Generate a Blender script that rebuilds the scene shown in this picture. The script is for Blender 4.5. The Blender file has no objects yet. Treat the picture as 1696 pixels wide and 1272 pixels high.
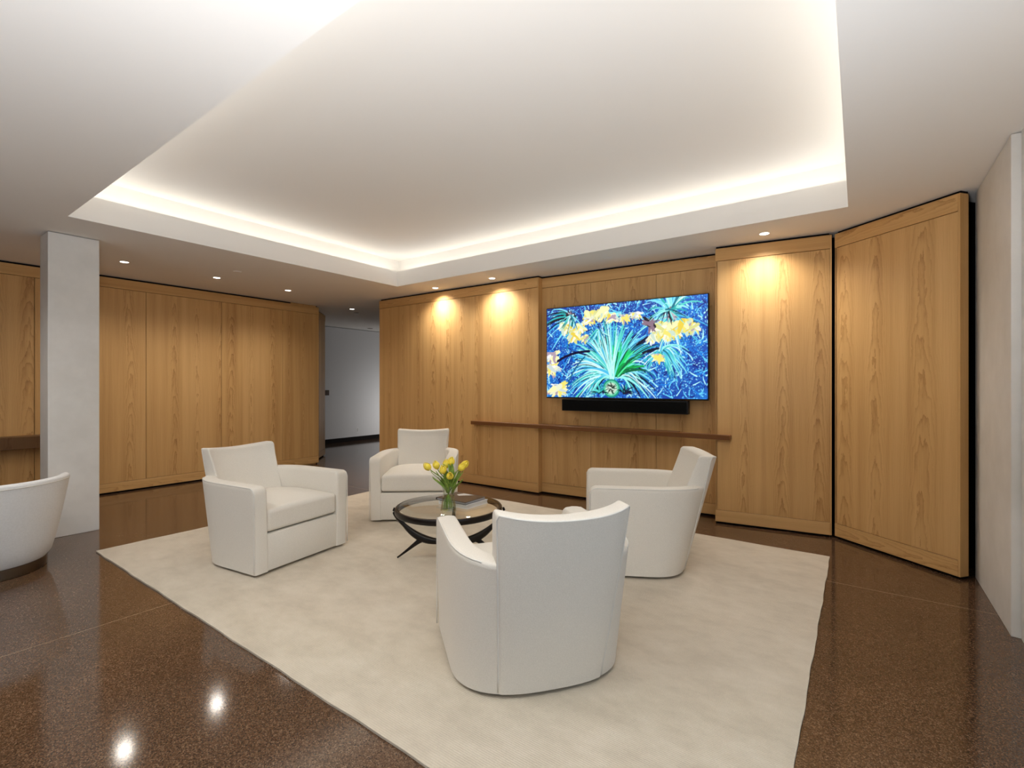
import bpy, bmesh, math, random
import numpy as np
from mathutils import Vector, Matrix

scn = bpy.context.scene
COL = scn.collection
rnd = random.Random(7)

# ------------------------------------------------------------------ camera
F_PX, CX, CY, EYE = 800.0, 848.0, 637.5, 1.35
cam_data = bpy.data.cameras.new('camera')
cam_data.sensor_width = 36.0
cam_data.lens = 36.0 * F_PX / 1696.0
cam_data.shift_y = (CY - 636.0) / 1696.0
cam_data.clip_start = 0.05
cam = bpy.data.objects.new('camera', cam_data)
cam.location = (0, 0, EYE)
cam.rotation_euler = (math.pi / 2, 0, 0)
COL.objects.link(cam)
scn.camera = cam

# ------------------------------------------------------------------ view, world
scn.view_settings.view_transform = 'Standard'
scn.view_settings.look = 'None'
scn.view_settings.gamma = 1.0
scn.view_settings.use_curve_mapping = False
scn.view_settings.exposure = 0.34
scn.cycles.use_denoising = True
scn.cycles.max_bounces = 10
scn.cycles.diffuse_bounces = 6
scn.cycles.caustics_reflective = False
scn.cycles.caustics_refractive = False
scn.cycles.sample_clamp_indirect = 6.0

SKY = (0.62, 0.80, 1.0)
SKY_STRENGTH = 0.3
COVE_W = 0.55 
WASH_W = 0.46  # extra wash lamps added in the cove to brighten the raised ceiling
ROOM_W = 42.0
UP_W = 98.0
DAY_W = 20.0         # watts per metre of cove strip
DOWN_W = 76.0
world = bpy.data.worlds.new('world')
scn.world = world
world.use_nodes = True
bg = world.node_tree.nodes['Background']
bg.inputs[0].default_value = (*SKY, 1)
bg.inputs[1].default_value = SKY_STRENGTH

# ------------------------------------------------------------------ room axes
# The room stands turned to the camera: "u" runs along the left wood wall,
# "v" runs along the television wall.
U = Vector((0.5835, 0.8121)); U.normalize()
V = Vector((U.y, -U.x))
ROOM_ROT = math.atan2(V.y, V.x)


def W(v, u, z=0.0):
    return Vector((V.x * v + U.x * u, V.y * v + U.y * u, z))


def to_vu(x, y):
    return V.x * x + V.y * y, U.x * x + U.y * y


# ------------------------------------------------------------------ lights
def area_light(name, loc, direction, sx, sy, power, color, parent=None, portal=False):
    d = bpy.data.lights.new(name, 'AREA')
    d.shape = 'RECTANGLE'
    d.size, d.size_y = sx, sy
    d.energy = power
    d.color = color
    if portal:
        d.cycles.is_portal = True
    o = bpy.data.objects.new(name, d)
    COL.objects.link(o)
    o.location = loc
    return o


def aim(o, zdir, xdir):
    """local -Z along zdir, local X along xdir"""
    z = -Vector(zdir).normalized()
    x = Vector(xdir); x = (x - z * x.dot(z)).normalized()
    y = z.cross(x)
    o.rotation_euler = Matrix((x, y, z)).transposed().to_euler()


# daylight comes in through the big window in the right wall, beside and behind the camera
BACK_U = -4.6
WIN_V, WIN_U0, WIN_U1 = 0.70, -4.2, 2.2
portal = area_light('window_portal', W(WIN_V + 0.02, (WIN_U0 + WIN_U1) / 2, 1.35), (0, 0, 0), WIN_U1 - WIN_U0 - 0.1, 2.3, 1, (1, 1, 1), portal=True)
aim(portal, W(-1, 0), W(0, 1))
day = area_light('window_daylight', W(WIN_V + 0.35, (WIN_U0 + WIN_U1) / 2, 1.4), (0, 0, 0), WIN_U1 - WIN_U0, 2.3, DAY_W, (0.62, 0.78, 1.0))
aim(day, W(-1, 0), W(0, 1))
hall_day = area_light('hall_daylight', W(-8.4, 8.7, 0.7), (0, 0, 0), 0.4, 0.8, 14, (1.0, 0.98, 0.95))
aim(hall_day, W(-1, -0.25, -0.02), W(0, 1))

# cove strips (the slot of the tray ceiling)
TV0, TV1, TU0, TU1 = -5.145, -0.067, 1.065, 4.46
CEIL = 2.70
LIP_Z, SLOT_Z, UP_Z, COVE = 2.905, 2.865, 3.10, 0.16
WARM = (1.0, 0.97, 0.90)
for nm, vc, uc, ln, along, inward in (
        ('cove_lamp_far', (TV0 + TV1) / 2, TU1 + 0.11, TV1 - TV0, W(1, 0), W(0, -1)),
        ('cove_lamp_near', (TV0 + TV1) / 2, TU0 - 0.11, TV1 - TV0, W(1, 0), W(0, 1)),
        ('cove_lamp_left', TV0 - 0.11, (TU0 + TU1) / 2, TU1 - TU0, W(0, 1), W(1, 0)),
        ('cove_lamp_right', TV1 + 0.11, (TU0 + TU1) / 2, TU1 - TU0, W(0, 1), W(-1, 0))):
    a = area_light(nm, W(vc, uc, SLOT_Z + 0.03), None, ln, 0.03, COVE_W * ln, WARM)
    aim(a, inward * 0.6 + Vector((0, 0, 1)), along)
    b = area_light(nm + '_wash', W(vc, uc, 2.928) - inward * 0.035, None, ln, 0.012, WASH_W * ln, WARM)  # added wash lamp, lifts the middle of the raised ceiling
    b.data.spread = math.radians(75)
    aim(b, inward + Vector((0, 0, 0.14)), along)


# ------------------------------------------------------------------ materials
def new_mat(name):
    m = bpy.data.materials.new(name)
    m.use_nodes = True
    nt = m.node_tree
    return m, nt, nt.nodes['Principled BSDF']


def N(nt, typ, **kw):
    n = nt.nodes.new(typ)
    for k, v in kw.items():
        setattr(n, k, v)
    return n


def L(nt, a, b):
    nt.links.new(a, b)


def math_node(nt, op, a, b=None, c=None):
    n = N(nt, 'ShaderNodeMath', operation=op)
    for i, x in enumerate((a, b, c)):
        if x is None:
            continue
        if isinstance(x, (int, float)):
            n.inputs[i].default_value = x
        else:
            L(nt, x, n.inputs[i])
    return n.outputs[0]


def ramp(nt, fac, stops, interp='LINEAR'):
    r = N(nt, 'ShaderNodeValToRGB')
    r.color_ramp.interpolation = interp
    e = r.color_ramp.elements
    while len(e) < len(stops):
        e.new(0.5)
    for i, (p, c) in enumerate(stops):
        e[i].position = p
        e[i].color = (*c, 1)
    L(nt, fac, r.inputs[0])
    return r.outputs[0]


def plain(name, color, rough=0.5, spec=0.5, metal=0.0):
    m, nt, b = new_mat(name)
    b.inputs['Base Color'].default_value = (*color, 1)
    b.inputs['Roughness'].default_value = rough
    b.inputs['Specular IOR Level'].default_value = spec
    b.inputs['Metallic'].default_value = metal
    return m


def wood(name, horizontal=False, tint=(1, 1, 1), rough=0.42):
    """cedar veneer: each leaf of veneer a plain cut with cathedral grain"""
    m, nt, b = new_mat(name)
    tc = N(nt, 'ShaderNodeTexCoord')
    oi = N(nt, 'ShaderNodeObjectInfo')
    sep = N(nt, 'ShaderNodeSeparateXYZ')
    L(nt, tc.outputs['Object'], sep.inputs[0])
    x, y, z = sep.outputs
    if horizontal:
        across, along = z, x
    else:
        across, along = math_node(nt, 'ADD', x, y), z
    rn = oi.outputs['Random']
    ax = math_node(nt, 'ADD', across, math_node(nt, 'MULTIPLY', rn, 17.3))
    al = math_node(nt, 'ADD', along, math_node(nt, 'MULTIPLY', rn, 31.7))
    leaf_w = 0.31
    q = math_node(nt, 'DIVIDE', ax, leaf_w)
    idx = math_node(nt, 'FLOOR', q)
    loc = math_node(nt, 'MULTIPLY', math_node(nt, 'SUBTRACT', math_node(nt, 'FRACT', q), 0.5), leaf_w)
    wn = N(nt, 'ShaderNodeTexWhiteNoise', noise_dimensions='1D')
    L(nt, idx, wn.inputs['W'])
    lr = wn.outputs['Value']
    wn2 = N(nt, 'ShaderNodeTexWhiteNoise', noise_dimensions='1D')
    L(nt, math_node(nt, 'ADD', idx, 41.5), wn2.inputs['W'])
    lr2 = wn2.outputs['Value']
    # slow wander of the heart line and of the cut depth
    cmb = N(nt, 'ShaderNodeCombineXYZ')
    L(nt, math_node(nt, 'MULTIPLY', al, 0.9), cmb.inputs[0])
    L(nt, math_node(nt, 'MULTIPLY', idx, 7.13), cmb.inputs[1])
    n1 = N(nt, 'ShaderNodeTexNoise'); n1.inputs['Scale'].default_value = 1.0; n1.inputs['Detail'].default_value = 2
    L(nt, cmb.outputs[0], n1.inputs['Vector'])
    wander = math_node(nt, 'MULTIPLY', math_node(nt, 'SUBTRACT', n1.outputs['Fac'], 0.5), 0.10)
    cmb2 = N(nt, 'ShaderNodeCombineXYZ')
    L(nt, math_node(nt, 'MULTIPLY', ax, 26.0), cmb2.inputs[0])
    L(nt, math_node(nt, 'MULTIPLY', al, 5.0), cmb2.inputs[1])
    n2 = N(nt, 'ShaderNodeTexNoise'); n2.inputs['Scale'].default_value = 1.0; n2.inputs['Detail'].default_value = 4
    n2.inputs['Roughness'].default_value = 0.6
    L(nt, cmb2.outputs[0], n2.inputs['Vector'])
    wig = math_node(nt, 'MULTIPLY', math_node(nt, 'SUBTRACT', n2.outputs['Fac'], 0.5), 0.017)
    off = math_node(nt, 'MULTIPLY', math_node(nt, 'SUBTRACT', lr, 0.5), 0.14)
    hx = math_node(nt, 'ADD', math_node(nt, 'ADD', loc, wander), off)
    dep = math_node(nt, 'ADD', math_node(nt, 'MULTIPLY', al, math_node(nt, 'ADD', math_node(nt, 'MULTIPLY', lr2, 0.035), 0.02)), 0.012)
    cmb3 = N(nt, 'ShaderNodeCombineXYZ')
    L(nt, math_node(nt, 'MULTIPLY', al, 2.2), cmb3.inputs[0])
    L(nt, math_node(nt, 'MULTIPLY', idx, 3.7), cmb3.inputs[1])
    n3 = N(nt, 'ShaderNodeTexNoise'); n3.inputs['Scale'].default_value = 1.0; n3.inputs['Detail'].default_value = 2
    L(nt, cmb3.outputs[0], n3.inputs['Vector'])
    dep = math_node(nt, 'ADD', dep, math_node(nt, 'MULTIPLY', math_node(nt, 'SUBTRACT', n3.outputs['Fac'], 0.5), 0.035))
    # distance to the pith -> growth rings
    r2 = math_node(nt, 'SQRT', math_node(nt, 'ADD', math_node(nt, 'POWER', math_node(nt, 'ABSOLUTE', hx), 2.0),
                                         math_node(nt, 'MULTIPLY', math_node(nt, 'POWER', math_node(nt, 'ABSOLUTE', math_node(nt, 'ADD', dep, 0.0)), 2.0), 0.02)))
    ringv = math_node(nt, 'ADD', math_node(nt, 'ADD', r2, wig), math_node(nt, 'MULTIPLY', dep, 0.55))
    ring = math_node(nt, 'FRACT', math_node(nt, 'MULTIPLY', ringv, 115.0))
    late = math_node(nt, 'POWER', ring, 3.0)
    # strong near the heart, faint in the straight grain beside it
    heart = N(nt, 'ShaderNodeMapRange'); heart.inputs['From Min'].default_value = 0.012; heart.inputs['From Max'].default_value = 0.085
    heart.inputs['To Min'].default_value = 1.0; heart.inputs['To Max'].default_value = 0.22
    L(nt, math_node(nt, 'ABSOLUTE', hx), heart.inputs['Value'])
    late = math_node(nt, 'MULTIPLY', late, heart.outputs[0])
    # fine fibre
    cmb4 = N(nt, 'ShaderNodeCombineXYZ')
    L(nt, math_node(nt, 'MULTIPLY', ax, 260.0), cmb4.inputs[0])
    L(nt, math_node(nt, 'MULTIPLY', al, 2.5), cmb4.inputs[1])
    n4 = N(nt, 'ShaderNodeTexNoise'); n4.inputs['Scale'].default_value = 1.0; n4.inputs['Detail'].default_value = 3
    L(nt, cmb4.outputs[0], n4.inputs['Vector'])
    cmb5 = N(nt, 'ShaderNodeCombineXYZ')
    L(nt, math_node(nt, 'MULTIPLY', ax, 14.0), cmb5.inputs[0])
    L(nt, math_node(nt, 'MULTIPLY', al, 0.35), cmb5.inputs[1])
    n5 = N(nt, 'ShaderNodeTexNoise'); n5.inputs['Scale'].default_value = 1.0; n5.inputs['Detail'].default_value = 3
    L(nt, cmb5.outputs[0], n5.inputs['Vector'])
    v = math_node(nt, 'MULTIPLY', late, 0.42)
    v = math_node(nt, 'ADD', v, math_node(nt, 'MULTIPLY', math_node(nt, 'SUBTRACT', n4.outputs['Fac'], 0.5), 0.34))
    v = math_node(nt, 'ADD', v, math_node(nt, 'MULTIPLY', math_node(nt, 'SUBTRACT', n5.outputs['Fac'], 0.5), 0.75))
    v = math_node(nt, 'ADD', v, math_node(nt, 'MULTIPLY', math_node(nt, 'SUBTRACT', lr2, 0.5), 0.16))
    v = math_node(nt, 'ADD', v, 0.30)
    t = tint
    c = ramp(nt, v, [(0.0, (0.73 * t[0], 0.465 * t[1], 0.205 * t[2])),
                     (0.35, (0.62 * t[0], 0.37 * t[1], 0.145 * t[2])),
                     (0.7, (0.45 * t[0], 0.245 * t[1], 0.086 * t[2])),
                     (1.0, (0.20 * t[0], 0.09 * t[1], 0.028 * t[2]))])
    L(nt, c, b.inputs['Base Color'])
    b.inputs['Roughness'].default_value = rough
    b.inputs['Specular IOR Level'].default_value = 0.3
    return m


def noisy(name, c0, c1, scale, detail=5, rough=0.9, spec=0.2, bump=0.0, bump_scale=None, stretch=(1, 1, 1)):
    m, nt, b = new_mat(name)
    tc = N(nt, 'ShaderNodeTexCoord')
    mp = N(nt, 'ShaderNodeMapping'); mp.inputs['Scale'].default_value = stretch
    L(nt, tc.outputs['Object'], mp.inputs[0])
    n = N(nt, 'ShaderNodeTexNoise'); n.inputs['Scale'].default_value = scale; n.inputs['Detail'].default_value = detail
    n.inputs['Roughness'].default_value = 0.62
    L(nt, mp.outputs[0], n.inputs['Vector'])
    L(nt, ramp(nt, n.outputs['Fac'], [(0.3, c0), (0.7, c1)]), b.inputs['Base Color'])
    b.inputs['Roughness'].default_value = rough
    b.inputs['Specular IOR Level'].default_value = spec
    if bump:
        n2 = N(nt, 'ShaderNodeTexNoise'); n2.inputs['Scale'].default_value = bump_scale; n2.inputs['Detail'].default_value = 3
        L(nt, tc.outputs['Object'], n2.inputs['Vector'])
        bp = N(nt, 'ShaderNodeBump'); bp.inputs['Strength'].default_value = bump; bp.inputs['Distance'].default_value = 0.004
        L(nt, n2.outputs['Fac'], bp.inputs['Height'])
        L(nt, bp.outputs[0], b.inputs['Normal'])
    return m


M_CEIL = plain('ceiling_paint', (0.84, 0.82, 0.79), 0.9, 0.15)
M_WHITE = plain('white_wall_paint', (0.70, 0.70, 0.71), 0.85, 0.2)
M_PLASTER = noisy('polished_plaster', (0.66, 0.645, 0.61), (0.79, 0.775, 0.745), 2.2, 8, 0.55, 0.3)
M_BLACK = plain('black_reveal', (0.006, 0.005, 0.005), 0.8, 0.1)
M_DARKBASE = plain('dark_baseboard', (0.008, 0.006, 0.006), 0.7, 0.1)
M_WOOD = wood('cedar_veneer')
M_WOOD_H = wood('cedar_rail', horizontal=True)
M_WALNUT = wood('walnut_ledge', horizontal=True, tint=(0.30, 0.20, 0.17), rough=0.35)
M_BRASS = plain('brass', (0.70, 0.48, 0.20), 0.3, 0.5, 1.0)


def floor_material():
    m, nt, b = new_mat('brown_terrazzo')
    tc = N(nt, 'ShaderNodeTexCoord')
    vo = N(nt, 'ShaderNodeTexVoronoi'); vo.inputs['Scale'].default_value = 260
    L(nt, tc.outputs['Object'], vo.inputs['Vector'])
    sc = N(nt, 'ShaderNodeSeparateColor')
    L(nt, vo.outputs['Color'], sc.inputs[0])
    c = ramp(nt, sc.outputs[0], [(0.0, (0.040, 0.019, 0.010)), (0.45, (0.085, 0.044, 0.023)),
                                 (0.8, (0.125, 0.070, 0.038)), (1.0, (0.21, 0.135, 0.085))])
    n = N(nt, 'ShaderNodeTexNoise'); n.inputs['Scale'].default_value = 3.0; n.inputs['Detail'].default_value = 5
    L(nt, tc.outputs['Object'], n.inputs['Vector'])
    mx = N(nt, 'ShaderNodeMix', data_type='RGBA', blend_type='MULTIPLY')
    mx.inputs['Factor'].default_value = 0.5
    L(nt, c, mx.inputs[6])
    L(nt, ramp(nt, n.outputs['Fac'], [(0.3, (0.75, 0.75, 0.75)), (0.7, (1.2, 1.2, 1.2))]), mx.inputs[7])
    # divider strips between the slabs
    sp = N(nt, 'ShaderNodeSeparateXYZ'); L(nt, tc.outputs['Object'], sp.inputs[0])
    j1 = math_node(nt, 'LESS_THAN', math_node(nt, 'ABSOLUTE', math_node(nt, 'ADD', sp.outputs[0], 3.456)), 0.0022)
    j2 = math_node(nt, 'LESS_THAN', math_node(nt, 'ABSOLUTE', math_node(nt, 'SUBTRACT', sp.outputs[1], 3.969)), 0.0022)
    j = math_node(nt, 'MAXIMUM', j1, j2)
    mj = N(nt, 'ShaderNodeMix', data_type='RGBA')
    L(nt, j, mj.inputs['Factor'])
    L(nt, mx.outputs[2], mj.inputs[6])
    mj.inputs[7].default_value = (0.36, 0.27, 0.18, 1)
    L(nt, mj.outputs[2], b.inputs['Base Color'])
    b.inputs['Roughness'].default_value = 0.10
    b.inputs['Specular IOR Level'].default_value = 0.62
    return m


M_FLOOR = floor_material()


def rug_material():
    m, nt, b = new_mat('hand_loomed_rug')
    tc = N(nt, 'ShaderNodeTexCoord')
    mp = N(nt, 'ShaderNodeMapping'); mp.inputs['Scale'].default_value = (1.0, 1.5, 1)
    L(nt, tc.outputs['Object'], mp.inputs[0])
    n = N(nt, 'ShaderNodeTexNoise'); n.inputs['Scale'].default_value = 4.2; n.inputs['Detail'].default_value = 11
    n.inputs['Roughness'].default_value = 0.68
    L(nt, mp.outputs[0], n.inputs['Vector'])
    c = ramp(nt, n.outputs['Fac'], [(0.30, (0.52, 0.455, 0.36)), (0.5, (0.60, 0.53, 0.425)), (0.70, (0.66, 0.59, 0.485))])
    wv = N(nt, 'ShaderNodeTexWave', wave_type='BANDS', bands_direction='Y')
    wv.inputs['Scale'].default_value = 34; wv.inputs['Distortion'].default_value = 1.2
    wv.inputs['Detail'].default_value = 2; wv.inputs['Detail Scale'].default_value = 3
    L(nt, tc.outputs['Object'], wv.inputs['Vector'])
    n2 = N(nt, 'ShaderNodeTexNoise'); n2.inputs['Scale'].default_value = 240; n2.inputs['Detail'].default_value = 2
    L(nt, tc.outputs['Object'], n2.inputs['Vector'])
    h = math_node(nt, 'ADD', math_node(nt, 'MULTIPLY', wv.outputs['Fac'], 0.5), n2.outputs['Fac'])
    mx = N(nt, 'ShaderNodeMix', data_type='RGBA', blend_type='MULTIPLY'); mx.inputs['Factor'].default_value = 0.22
    L(nt, c, mx.inputs[6])
    L(nt, ramp(nt, h, [(0.3, (0.55, 0.55, 0.55)), (1.0, (1.15, 1.15, 1.15))]), mx.inputs[7])
    L(nt, mx.outputs[2], b.inputs['Base Color'])
    b.inputs['Roughness'].default_value = 0.95
    b.inputs['Specular IOR Level'].default_value = 0.1
    b.inputs['Sheen Weight'].default_value = 0.15
    bp = N(nt, 'ShaderNodeBump'); bp.inputs['Strength'].default_value = 0.5; bp.inputs['Distance'].default_value = 0.004
    L(nt, h, bp.inputs['Height'])
    L(nt, bp.outputs[0], b.inputs['Normal'])
    return m


M_RUG = rug_material()
M_FABRIC = noisy('ivory_upholstery', (0.715, 0.675, 0.60), (0.80, 0.755, 0.68), 220, 3, 0.95, 0.12, 0.35, 420)
M_FABRIC.node_tree.nodes['Principled BSDF'].inputs['Sheen Weight'].default_value = 0.12
M_PIPING = plain('upholstery_welt', (0.72, 0.70, 0.65), 0.9, 0.12)
M_LEATHER = noisy('white_upholstery', (0.72, 0.72, 0.71), (0.78, 0.78, 0.77), 90, 3, 0.75, 0.2)
M_EBONY = plain('ebonised_wood', (0.008, 0.005, 0.004), 0.28, 0.32)
M_BRONZE = plain('brushed_bronze', (0.20, 0.16, 0.12), 0.32, 0.5, 1.0)
M_PLASTIC_W = plain('white_plastic', (0.75, 0.75, 0.74), 0.4, 0.4)
M_PLASTIC_B = plain('black_plastic', (0.006, 0.006, 0.007), 0.45, 0.3)
M_SWITCH = plain('brown_switch_plate', (0.07, 0.04, 0.025), 0.4, 0.4)


def emission(name, color, strength):
    m = bpy.data.materials.new(name); m.use_nodes = True
    nt = m.node_tree; nt.nodes.clear()
    e = N(nt, 'ShaderNodeEmission'); e.inputs[0].default_value = (*color, 1); e.inputs[1].default_value = strength
    o = N(nt, 'ShaderNodeOutputMaterial'); L(nt, e.outputs[0], o.inputs[0])
    return m


M_LENS = emission('lit_lamp_lens', (1.0, 0.93, 0.82), 6.0)
M_LED = emission('lit_led_strip', (1.0, 0.90, 0.74), 3.0)


def glass_sheet(name, tint, refl=1.0):
    """clear plate: tinted pass-through plus mirror reflection by Fresnel"""
    m = bpy.data.materials.new(name); m.use_nodes = True
    nt = m.node_tree; nt.nodes.clear()
    t = N(nt, 'ShaderNodeBsdfTransparent'); t.inputs[0].default_value = (*tint, 1)
    g = N(nt, 'ShaderNodeBsdfGlossy'); g.inputs['Roughness'].default_value = 0.02
    f = N(nt, 'ShaderNodeFresnel'); f.inputs[0].default_value = 1.5
    mx = N(nt, 'ShaderNodeMixShader')
    gm = N(nt, 'ShaderNodeNewGeometry')
    front = math_node(nt, 'SUBTRACT', 1.0, gm.outputs['Backfacing'])
    L(nt, math_node(nt, 'MULTIPLY', math_node(nt, 'MULTIPLY', f.outputs[0], refl), front), mx.inputs[0])
    L(nt, t.outputs[0], mx.inputs[1]); L(nt, g.outputs[0], mx.inputs[2])
    o = N(nt, 'ShaderNodeOutputMaterial'); L(nt, mx.outputs[0], o.inputs[0])
    return m


M_TABLE_GLASS = glass_sheet('bronze_table_glass', (0.93, 0.90, 0.84))
M_WINDOW_GLASS = glass_sheet('window_glass', (0.95, 0.97, 0.97), 0.6)
M_VASE = glass_sheet('vase_glass', (0.945, 0.968, 0.93), 2.2)
M_WATER = glass_sheet('vase_water', (0.92, 0.965, 0.84), 0.6)
M_PETAL = noisy('yellow_petal', (0.93, 0.69, 0.03), (0.97, 0.82, 0.14), 60, 2, 0.5, 0.3)
M_STEM = noisy('tulip_green', (0.17, 0.29, 0.035), (0.32, 0.45, 0.09), 30, 2, 0.5, 0.3)
M_COVER_DARK = plain('dark_brown_book_cover', (0.045, 0.026, 0.018), 0.3, 0.5)
M_COVER_GREY = plain('silver_grey_book_edge', (0.40, 0.40, 0.41), 0.5, 0.4)
M_COVER_WHITE = plain('white_book_cover', (0.72, 0.72, 0.72), 0.35, 0.4)
M_PAGES = plain('book_pages', (0.72, 0.70, 0.66), 0.9, 0.1)


# ------------------------------------------------------------------ mesh helpers
def obj(name, bm, mat, parent=None, smooth=None):
    me = bpy.data.meshes.new(name)
    bmesh.ops.recalc_face_normals(bm, faces=bm.faces[:])
    bm.to_mesh(me); bm.free()
    if smooth is not None:
        me.polygons.foreach_set('use_smooth', [True] * len(me.polygons))
        if smooth < 179:
            me.set_sharp_from_angle(angle=math.radians(smooth))
    if mat is not None:
        me.materials.append(mat)
    o = bpy.data.objects.new(name, me)
    COL.objects.link(o)
    if parent is not None:
        o.parent = parent
    return o


def thing(name, label, cat, loc=(0, 0, 0), rotz=0.0, group=None):
    o = bpy.data.objects.new(name, None)
    o.empty_display_size = 0.1
    COL.objects.link(o)
    o.location = loc; o.rotation_euler = (0, 0, rotz)
    tag(o, label, cat, group)
    return o


def tag(o, label, cat, group=None):
    o['label'] = label; o['category'] = cat
    if group:
        o['group'] = group
    return o


def struct(o):
    o['kind'] = 'structure'
    return o


def add_box(bm, x0, x1, y0, y1, z0, z1, bevel=0.0, seg=2):
    r = bmesh.ops.create_cube(bm, size=1.0)
    vs = r['verts']
    for v in vs:
        v.co = Vector((x0 + (v.co.x + 0.5) * (x1 - x0), y0 + (v.co.y + 0.5) * (y1 - y0), z0 + (v.co.z + 0.5) * (z1 - z0)))
    if bevel:
        es = list({e for v in vs for e in v.link_edges})
        bmesh.ops.bevel(bm, geom=es, offset=bevel, segments=seg, affect='EDGES', profile=0.5)


def box_bm(*a, **k):
    bm = bmesh.new(); add_box(bm, *a, **k); return bm


def add_rings(bm, rings, closed_ring=True, cap0=True, cap1=True):
    rows = [[bm.verts.new(p) for p in r] for r in rings]
    n = len(rows[0])
    for a, b in zip(rows, rows[1:]):
        for i in range(n if closed_ring else n - 1):
            j = (i + 1) % n
            try:
                bm.faces.new((a[i], a[j], b[j], b[i]))
            except ValueError:
                pass
    if cap0:
        bm.faces.new(rows[0][::-1])
    if cap1:
        bm.faces.new(rows[-1])
    return rows


def add_lathe(bm, prof, seg=48, center=(0, 0), closed=False):
    rows = []
    for r, z in prof:
        rows.append([bm.verts.new((center[0] + r * math.cos(2 * math.pi * i / seg), center[1] + r * math.sin(2 * math.pi * i / seg), z)) for i in range(seg)])
    prs = list(zip(rows, rows[1:])) + ([(rows[-1], rows[0])] if closed else [])
    for a, b in prs:
        for i in range(seg):
            j = (i + 1) % seg
            bm.faces.new((a[i], a[j], b[j], b[i]))
    if not closed:
        if prof[0][0] > 1e-6: bm.faces.new(rows[0][::-1])
        if prof[-1][0] > 1e-6: bm.faces.new(rows[-1])
    return rows


def add_tube(bm, pts, radii, seg=8, flat=(1.0, 1.0), up=Vector((0, 0, 1))):
    pts = [Vector(p) for p in pts]
    if isinstance(radii, (int, float)):
        radii = [radii] * len(pts)
    rings = []
    for i, p in enumerate(pts):
        t = (pts[min(i + 1, len(pts) - 1)] - pts[max(i - 1, 0)]).normalized()
        s = t.cross(up)
        if s.length < 1e-4:
            s = t.cross(Vector((1, 0, 0)))
        s.normalize(); q = s.cross(t).normalized()
        rings.append([p + (s * math.cos(2 * math.pi * k / seg) * flat[0] + q * math.sin(2 * math.pi * k / seg) * flat[1]) * radii[i] for k in range(seg)])
    add_rings(bm, rings)


def bez(p0, p1, p2, p3, n):
    out = []
    p0, p1, p2, p3 = map(Vector, (p0, p1, p2, p3))
    for i in range(n + 1):
        t = i / n
        out.append(p0 * (1 - t) ** 3 + p1 * 3 * t * (1 - t) ** 2 + p2 * 3 * t * t * (1 - t) + p3 * t ** 3)
    return out


def rounded_box_bm(hx, hy, hz, r, n=14, nr=5, crown=0.0):
    """box of half sizes with soft rounded edges; the top may swell"""
    def ax(h):
        core = np.linspace(-(h - r), h - r, n)
        lo = [-h + r * (1 - math.sin(math.pi / 2 * k / nr)) * 1.0 for k in range(nr)]
        return core
    bm = bmesh.new()
    dirs = [np.linspace(-1, 1, n + 2 * nr)] * 2
    def par(h):
        a = np.linspace(-math.pi / 4, 0, nr + 1)[:-1]
        lo = [(-(h - r), t) for t in np.tan(a)]
        mid = [(c, 0.0) for c in np.linspace(-(h - r), h - r, n)]
        hi = [((h - r), -t) for t in np.tan(a)[::-1]]
        return lo + mid + hi
    H = (hx, hy, hz)
    cache = {}
    def vert(core, d):
        d = Vector(d).normalized() * r
        p = Vector(core) + d
        if crown and p.z > 0:
            kx = max(0.0, 1 - (p.x / hx) ** 2); ky = max(0.0, 1 - (p.y / hy) ** 2)
            p.z += crown * (kx ** 0.6) * (ky ** 0.6) * (p.z / hz)
        key = (round(p.x, 5), round(p.y, 5), round(p.z, 5))
        if key not in cache:
            cache[key] = bm.verts.new(p)
        return cache[key]
    for axis in range(3):
        a, b = [i for i in range(3) if i != axis]
        pa, pb = par(H[a]), par(H[b])
        for sgn in (-1, 1):
            g = []
            for ca, da in pa:
                row = []
                for cb, db in pb:
                    core = [0, 0, 0]; d = [0, 0, 0]
                    core[axis] = sgn * (H[axis] - r); d[axis] = sgn
                    core[a] = ca; d[a] = da
                    core[b] = cb; d[b] = db
                    row.append(vert(core, d))
                g.append(row)
            for i in range(len(g) - 1):
                for j in range(len(g[0]) - 1):
                    q = [g[i][j], g[i + 1][j], g[i + 1][j + 1], g[i][j + 1]]
                    q = list(dict.fromkeys(q))
                    if len(q) >= 3:
                        try:
                            bm.faces.new(q)
                        except ValueError:
                            pass
    return bm


# ------------------------------------------------------------------ the setting: floor and ceiling
V_MIN, V_MAX, U_MIN, U_MAX = -10.3, 1.3, BACK_U, 12.0
floor = struct(obj('floor', box_bm(V_MIN - 0.3, V_MAX + 0.3, U_MIN - 0.3, U_MAX + 0.3, -0.2, 0.0), M_FLOOR))
floor.rotation_euler.z = ROOM_ROT


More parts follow.
